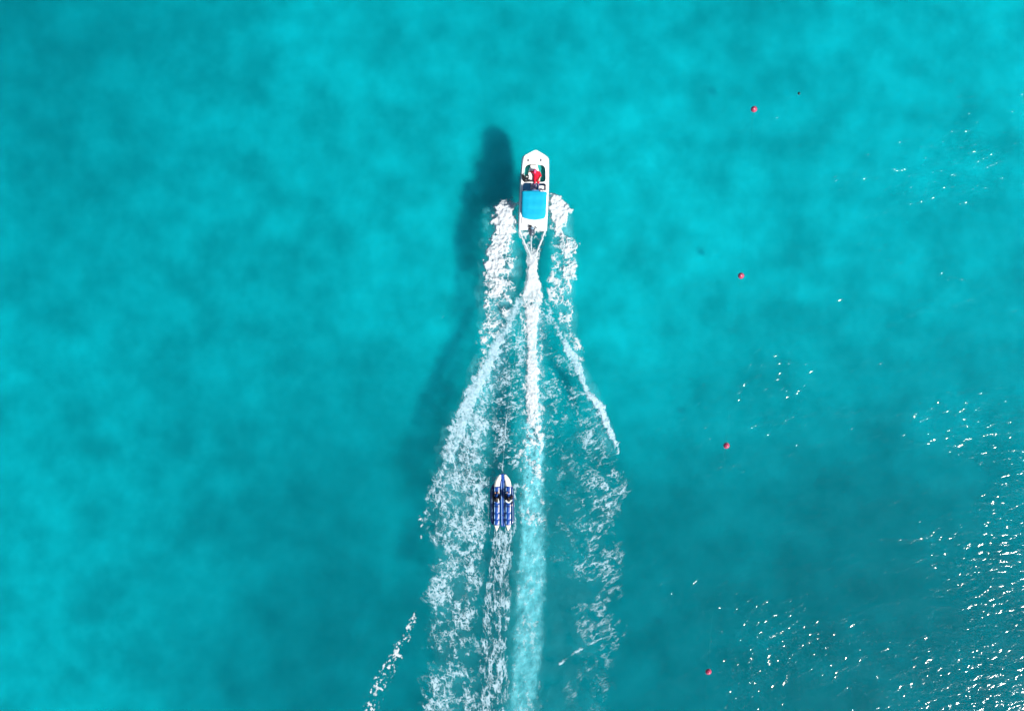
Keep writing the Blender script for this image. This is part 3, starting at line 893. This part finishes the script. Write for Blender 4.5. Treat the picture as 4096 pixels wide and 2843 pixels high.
    cowl = eng.rings(rg).build('engine_cowl', engine_grey, boat, smooth=50)
    MB().box((ex, ey + .25, .74), (.52, .2, .34)).build('engine_bracket', blackp, cowl, bevel=.04)
    MB().ball((ex + .02, ey + .26, .98), (.13, .12, .09), 16, 8).build('engine_pivot', pvc_trim, cowl)
    MB().tube(spline([(ex - .28, ey + .34, .86), (ex - .2, ey + .44, .92), (ex - .06, ey + .42, .9), (ex, ey + .2, .9)], 5), .045, 8).build('cable_loom', blackp, cowl)
    lg = MB()
    lg.rings([[(ex + sx * math.cos(t), ey - .02 + oy + sy * math.sin(t), z) for t in [2 * math.pi * k / 16 for k in range(16)]] for z, sx, sy, oy in ((.56, .13, .2, 0), (.2, .10, .17, 0), (-.1, .06, .15, 0), (-.35, .05, .13, 0))])
    lg.box((ex, ey - .1, -.12), (.3, .46, .02))
    leg = lg.build('engine_leg', engine_grey, cowl)
    lg = MB().tube([(ex, ey + .16, -.42), (ex, ey - .1, -.42), (ex, ey - .34, -.42)], [.03, .07, .05], 12)
    for k in range(3):
        a = 2 * math.pi * k / 3
        lg.add([(ex, ey - .30, -.42), (ex + .16 * math.cos(a - .35), ey - .27, -.42 + .16 * math.sin(a - .35)), (ex + .19 * math.cos(a), ey - .31, -.42 + .19 * math.sin(a)), (ex + .15 * math.cos(a + .4), ey - .36, -.42 + .15 * math.sin(a + .4))], [(0, 1, 2, 3)])
    lg.build('propeller', steel, leg)
    # chromed ladder on the starboard quarter
    MB().tube([(.62, -.02, .55), (.62, -.06, .1), (.86, -.06, .1), (.86, -.02, .55)], .014, 6).tube([(.62, -.05, .3), (.86, -.05, .3)], .012, 6).build('boarding_ladder', steel, boat)


build_boat()


def boat_world(px, py, z):
    x, y = B(px, py, z)
    return boat.matrix_world, (x, y, z)


bpy.context.view_layer.update()


# ---- spotter in red on the bow seat, looking back to the inflatable
def spotter():
    M = Matrix.Translation((BO[0], BO[1], 0)) @ Matrix.Rotation(-HEAD, 4, 'Z') @ Matrix.Rotation(TRIM, 4, 'X')
    sx, sy = B(2146, 703, 1.0)
    base = M @ Vector((sx, sy, .80))
    # local frame: +y = facing direction (towards the stern), z up, origin on the seat
    pel = (0, -.02, .11)
    ch = (.03, -.20, .36); nk = (.07, -.28, .46); hd = (.12, -.30, .60)
    sg = [((-.09, -.02, .11), (.14,) * 3, (.09, -.02, .11), (.14,) * 3, red_cloth),
          (pel, (.19, .15, .14), (.01, -.10, .25), (.19, .15, .14), red_cloth),
          ((.01, -.10, .25), (.19, .15, .14), ch, (.21, .15, .13), red_cloth),
          ((-.15, -.22, .40), (.10,) * 3, (.19, -.24, .40), (.10,) * 3, red_cloth),
          (nk, (.055,) * 3, (.10, -.30, .53), (.052,) * 3, skin),
          (hd, (.082, .098, .115), (hd[0], hd[1] + .012, hd[2] - .05), (.068, .08, .07), skin),
          ((hd[0], hd[1] + .1, hd[2] - .02), (.016,) * 3, (hd[0], hd[1] + .112, hd[2] - .035), (.017,) * 3, skin),
          ((hd[0] - .084, hd[1], hd[2]), (.012, .02, .028), (hd[0] - .088, hd[1], hd[2] - .01), (.01, .018, .02), skin),
          ((hd[0] + .084, hd[1], hd[2]), (.012, .02, .028), (hd[0] + .088, hd[1], hd[2] - .01), (.01, .018, .02), skin)]
    # thighs in red shorts, shins in grey-purple leggings
    for s, kx in ((-1, -.15), (1, .10)):
        hip = (.09 * s, .02, .10); knee = (kx, .42, .13); ank = (kx - .02, .56, -.25)
        sg += [(hip, (.115,) * 3, knee, (.085,) * 3, red_cloth), (knee, (.064,) * 3, ank, (.043,) * 3, purple_cloth),
               (ank, (.04,) * 3, (kx - .02, .72, -.30), (.034,) * 3, purple_cloth)]
    # arms: one propped on the seat beside, one on the thigh
    e = (.36, -.28, .22); w = (.42, -.30, .07)
    sg += [((.22, -.24, .40), (.085,) * 3, e, (.062,) * 3, red_cloth), (e, (.047,) * 3, w, (.033,) * 3, skin)] + hand(w, (.7, -.1, -.12), -1, skin, .2)
    e = (-.29, -.02, .26); w = (-.17, .22, .25)
    sg += [((-.18, -.22, .40), (.085,) * 3, e, (.062,) * 3, red_cloth), (e, (.047,) * 3, w, (.033,) * 3, skin)] + hand(w, (.25, 1, -.1), 1, skin, .5)
    p = body('person', sg, '', 'person in red top sitting on the speedboat bow seat, facing the stern', base, math.pi - HEAD)
    # pink cap with a peak
    cap = MB()
    cap.rings([[(hd[0] + r * .97 * math.cos(t), hd[1] + r * 1.12 * math.sin(t), hd[2] + z) for t in [2 * math.pi * k / 20 for k in range(20)]] for r, z in ((.098, .02), (.1, .05), (.088, .09), (.06, .118), (.02, .13))])
    cap.add([(hd[0] + .085 * math.cos(t), hd[1] + .10 * math.sin(t), hd[2] + .03) for t in [R(30 + 15 * k) for k in range(9)]] + [(hd[0] + .08 * math.cos(t), hd[1] + .19 * math.sin(t), hd[2] + .015) for t in [R(30 + 15 * k) for k in range(9)]], [(k, k + 1, k + 10, k + 9) for k in range(8)])
    cap.build('cap', pink_cloth, p)
    MB().ball((hd[0], hd[1] - .03, hd[2] + .0), (.09, .092, .1), 18, 12).build('hair', hair, p)
    for s in (-1, 1):
        MB().ball((hd[0] + .032 * s, hd[1] + .094, hd[2] + .005), (.012, .008, .009), 8, 6).build('eye', blackp, p)
    MB().tube([(hd[0] - .025, hd[1] + .098, hd[2] - .07), (hd[0], hd[1] + .104, hd[2] - .072), (hd[0] + .025, hd[1] + .098, hd[2] - .07)], .006, 6).build('mouth', pink_cloth, p)


spotter()


# ------------------------------------------------------------------ inflatable
IX, IY = W(2011, 2006, .4)
tow = empty('inflatable', (IX, IY, 0.0), (0, 0, R(0.6)))
tag(tow, 'blue twin-tube towable inflatable with white tube ends carrying two riders', 'inflatable')


def I(px, py, z=.4):
    x, y = W(px, py, z)
    return (x - IX, y - IY)


def build_inflatable():
    def tubepath(pts, rs, z, zs=None, n=16, nm='tube', mt=pvc_blue, par=tow, flat=1.0):
        P = [(*I(px, py), zz) for (px, py), zz in zip(pts, z)]
        P2 = spline(P, 5)
        t = np.linspace(0, len(pts) - 1, len(P2))
        r2 = list(np.interp(t, np.arange(len(pts)), rs))
        return MB().tube(P2, r2, n, scale=flat).build(nm, mt, par, smooth=50)
    for s, (x0, x1) in ((-1, (1988.5, 1986)), (1, (2034, 2032))):
        # nose (white), body segments (blue), tail cone (white)
        xi = 2003 if s < 0 else 2020
        nose = tubepath([(xi, 1896), (xi + s * 5, 1908), (xi + s * 11, 1922), (x0, 1940), (x0, 1944)], [.07, .17, .22, .235, .235], [.62, .58, .53, .50, .50], nm='tube_nose', mt=pvc_white)
        segs = [(1944, 1976), (1976, 2012), (2012, 2050), (2050, 2076), (2076, 2097)]
        for k, (a, b) in enumerate(segs):
            xa = x0 + (x1 - x0) * (a - 1940) / 160; xb = x0 + (x1 - x0) * (b - 1940) / 160
            sg = tubepath([(xa, a), (xa, a + 4), ((xa + xb) / 2, (a + b) / 2), (xb, b - 4), (xb, b)], [.212, .238, .245, .238, .212], [.5, .5, .5, .5, .5], nm='tube_segment', mt=pvc_blue)
            # highlight on the sunny side of each segment, painted as a pale strip
            xs = xa + 7.8; xe = xb + 7.8
            tubepath([(xs, a + 3), ((xs + xe) / 2, (a + b) / 2), (xe, b - 3)], [.03, .04, .03], [.668, .682, .668], n=8, nm='highlight_strip', mt=pvc_white, par=sg, flat=.8)
            tubepath([(xa - 8.5, a + 4), ((xa + xb) / 2 - 8.5, (a + b) / 2), (xb - 8.5, b - 4)], [.02, .03, .02], [.66, .675, .66], n=8, nm='piping_and_highlight', mt=pvc_trim, par=sg, flat=.8)
        tubepath([(x1, 2097), (x1, 2104), (x1 - .5, 2112), (x1 - 1, 2121)], [.225, .18, .10, .03], [.5, .48, .45, .40], nm='tube_tail', mt=pvc_white)
        # foot pontoon outside
        xo = 1968.5 if s < 0 else 2050
        w = .17 if s < 0 else .11
        po = tubepath([(xo + s * -10, 1934), (xo - s * 4, 1948), (xo, 1972), (xo, 2030), (xo, 2080), (xo - s * 4, 2098)], [.05, w * .8, w, w, w, w * .5], [.24, .2, .18, .18, .18, .2], nm='foot_pontoon', mt=pvc_navy)
        tubepath([(xo - s * 0, 1956), (xo + s * .5, 1990), (xo + s * .5, 2040), (xo + s * .5, 2084)], [.012, .016, .016, .012], [.2 + w] * 4, n=6, nm='piping_and_highlight', mt=pvc_trim, par=po)
    # twin centre pontoons
    for xc in (2006, 2016):
        po = tubepath([(xc + (2012 - xc) * .5, 1918), (xc, 1934), (xc, 1990), (xc, 2060), (xc, 2096), (xc + (2012 - xc) * .3, 2106)], [.05, .11, .125, .125, .10, .04], [.42, .34, .30, .30, .30, .28], nm='centre_pontoon', mt=pvc_blue)
        tubepath([(xc, 1930), (xc, 1990), (xc, 2060), (xc, 2094)], [.012, .02, .02, .012], [.455, .428, .428, .40], n=6, nm='piping_and_highlight', mt=pvc_trim, par=po)  # pale line painting the highlight along each centre pontoon
    # tow apron joining the noses
    P = [I(x, y) for x, y in ((1997, 1894), (2026, 1894), (2024, 1902), (2019, 1912), (2017, 1924), (2009, 1924), (2006, 1912), (2000, 1902))]
    MB().prism(P, .52, .66).build('tow_apron', pvc_blue, tow, bevel=.03)
    x, y = I(2011.5, 1892)
    MB().tube([(x + .09 * math.cos(t), y + .02 + .06 * math.sin(t), .6) for t in [2 * math.pi * k / 16 for k in range(16)]], .016, 6, closed=True).build('tow_ring', steel, tow)
    # cross webbing between the tubes
    for py in (1952, 2060):
        a = I(1994, py); b = I(2029, py)
        MB().box(((a[0] + b[0]) / 2, a[1], .40), (b[0] - a[0], .10, .03)).build('webbing', pvc_navy, tow)
    # grab handles in front of the riders
    for xc in (1987.5, 2033):
        for py in (1967, 2024):
            x, y = I(xc, py)
            MB().tube(spline([(x - .15, y, .70), (x - .12, y + .01, .78), (x, y + .015, .81), (x + .12, y + .01, .78), (x + .15, y, .70)], 4), .018, 8).build('handle', blackp, tow)


build_inflatable()


def rider(px, py, label, vest_mt, sleeve_r, lean, twist, strap):
    x, y = W(px, py, .85)
    loc = (x, y, .745)
    # +y = forward (towards the boat)
    hd = (.01 + twist, .10 + lean, .70)
    sg = [((-.08, 0, .08), (.12,) * 3, (.08, 0, .08), (.12,) * 3, black_cloth),
          ((0, 0, .10), (.17, .14, .13), (.0, .02 + lean * .4, .30), (.175, .145, .13), vest_mt),
          ((0, .02 + lean * .4, .30), (.175, .145, .13), (.0, .04 + lean * .8, .44), (.19, .15, .11), vest_mt),
          ((-.15, .04 + lean * .8, .46), (.08,) * 3, (.15, .04 + lean * .8, .46), (.08,) * 3, vest_mt),
          ((0, .06 + lean * .9, .54), (.052,) * 3, (hd[0], hd[1] - .02, .62), (.05,) * 3, skin),
          (hd, (.08, .096, .11), (hd[0], hd[1] + .012, hd[2] - .05), (.066, .08, .07), skin),
          ((hd[0], hd[1] + .098, hd[2] - .02), (.015,) * 3, (hd[0], hd[1] + .11, hd[2] - .035), (.016,) * 3, skin)]
    for s in (-1, 1):
        hip = (.09 * s, .03, .08); knee = (.24 * s, .30, .02); ank = (.27 * s, .06, -.32)
        sg += [(hip, (.088,) * 3, knee, (.062,) * 3, black_cloth), (knee, (.058,) * 3, ank, (.04,) * 3, black_cloth), (ank, (.038,) * 3, (.28 * s, .20, -.38), (.03,) * 3, skin)]
        sh = (.17 * s, .05 + lean * .8, .45)
        if s > 0 and sleeve_r == 'back':
            e = (.25, -.14, .26); w = (.22, -.27, .06); dr = (.1, -1, -.1)
        else:
            e = (.22 * s, .28, .28); w = (.13 * s, .47, .11); dr = (-.25 * s, .6, -.25)
        ac = black_cloth
        sg += [(sh, (.072,) * 3, e, (.056,) * 3, ac), (e, (.052,) * 3, w, (.036,) * 3, ac)] + hand(w, dr, -s, skin, .8)
    p = body('person', sg, '', label, loc, R(0.6))
    MB().ball((hd[0], hd[1] - .022, hd[2] + .025), (.09, .1, .1), 18, 12).build('hair', hair, p)
    for s in (-1, 1):
        MB().ball((hd[0] + .031 * s, hd[1] + .092, hd[2] + .005), (.012, .008, .009), 8, 6).build('eye', blackp, p)
        MB().ball((hd[0] + .083 * s, hd[1] - .005, hd[2] - .01), (.012, .02, .03), 8, 6).build('ear', skin, p)
    MB().tube([(hd[0] - .025, hd[1] + .094, hd[2] - .07), (hd[0], hd[1] + .10, hd[2] - .072), (hd[0] + .025, hd[1] + .094, hd[2] - .07)], .006, 6).build('mouth', red_cloth, p)
    for pts, r in strap:
        MB().tube(spline([(a, b + lean * .8, c) for a, b, c in pts], 4), r, 8, scale=.5).build('life_vest_strap', pale_cloth, p)


rider(1986.5, 2000, 'person in dark clothes riding the left tube of the inflatable', black_cloth, 'fwd', .02, 0.0, [([(.10, -.15, .34), (.12, -.11, .48), (.13, .02, .56), (.11, .15, .50)], .035)])
rider(2034.5, 2000, 'person in dark clothes with pale shoulder band riding the right tube of the inflatable', black_cloth, 'back', .03, .005, [([(-.20, .04, .545), (-.10, -.07, .55), (0, -.11, .54), (.10, -.07, .55), (.20, .06, .545)], .05)])

# ------------------------------------------------------------------ tow rope
rp = [(*W(2130.5, 914, 1.25), 1.40), (*W(2124, 960, 1.1), 1.15), (*W(2108, 1080, .7), .72), (*W(2078, 1300, .35), .34), (*W(2050, 1500, .2), .2), (*W(2027, 1665, .12), .13), (*W(2018, 1770, .2), .2), (*W(2012.5, 1850, .4), .38), (*W(2011.5, 1892, .6), .60)]
ro = MB().tube(spline(rp, 8), .007, 6).build('tow_rope', rope_mat)
tag(ro, 'thin pale tow rope running from the speedboat stern to the inflatable', 'rope')

# ------------------------------------------------------------------ buoys on their line
buoy_px = [(3017, 437), (2965, 1103), (2906, 1781), (2834, 2685)]
blab = ['small red buoy nearest the top edge of the picture', 'red buoy floating level with the foam just behind the speedboat',
        'red buoy floating a little above the level of the inflatable', 'red buoy nearest the bottom edge of the picture']
for k, (px, py) in enumerate(buoy_px):
    x, y = W(px, py, .1)
    rz = random.uniform(0, 6)
    b = empty('buoy', (x, y, 0), (random.uniform(-.25, .25), random.uniform(-.25, .25), rz))
    tag(b, blab[k], 'buoy', 'red buoys on the swimming-zone line')
    if k == 0:
        mb = MB()
        rg = []
        for j in range(17):
            t = math.pi * j / 16 * .996 + .002
            rr = .225 * math.sin(t) * (1 + .0 * j)
            rg.append([(rr * math.cos(2 * math.pi * i / 24), rr * math.sin(2 * math.pi * i / 24), .07 - .24 * math.cos(t)) for i in range(24)])
        ball = mb.rings(rg).build('float_ball', buoy_mat, b)
        band_o = MB().tube([(.232 * math.cos(2 * math.pi * i / 32), .232 * math.sin(2 * math.pi * i / 32), .07) for i in range(32)], .014, 6, closed=True).build('moulded_rib', buoy_mat, b)
        eye = MB().tube([(.0, .05 * math.cos(2 * math.pi * i / 16), .33 + .05 * math.sin(2 * math.pi * i / 16)) for i in range(16)], .016, 6, closed=True).build('lifting_eye', buoy_white, b)
        proto = [ball, band_o, eye]
    else:
        for q in proto:
            c = q.copy(); link(c, b)
pts = []
for i, (px, py) in enumerate([(3040, 150)] + buoy_px + [(2790, 3200)]):
    pts.append((*W(px, py), -.12))
pts = pts[1:]
pl = []
for a, b in zip(pts[:-1], pts[1:]):
    for k in range(10):
        t = k / 10
        pl.append((a[0] + (b[0] - a[0]) * t + .25 * math.sin(math.pi * t), a[1] + (b[1] - a[1]) * t, -.25 - 1.1 * math.sin(math.pi * t) ** .6))
pl.append(pts[-1])
ln = MB().tube(pl, .005, 6).build('buoy_line', material('algae_rope', (.10, .26, .27), .9))
tag(ln, 'thin pale line under the water joining the red buoys', 'rope')

# small dark float in the water, upper right
x, y = W(3196, 374, 0)
df = MB().ball((0, 0, 0), (.10, .12, .09), 14, 10).tube([(0, 0, .07), (0, .02, .12)], [.03, .02], 8).build('dark_float', material('dark_plastic', (.02, .03, .03), .6))
df.location = (x, y, -.02)
tag(df, 'tiny dark float right of the topmost red buoy', 'float')
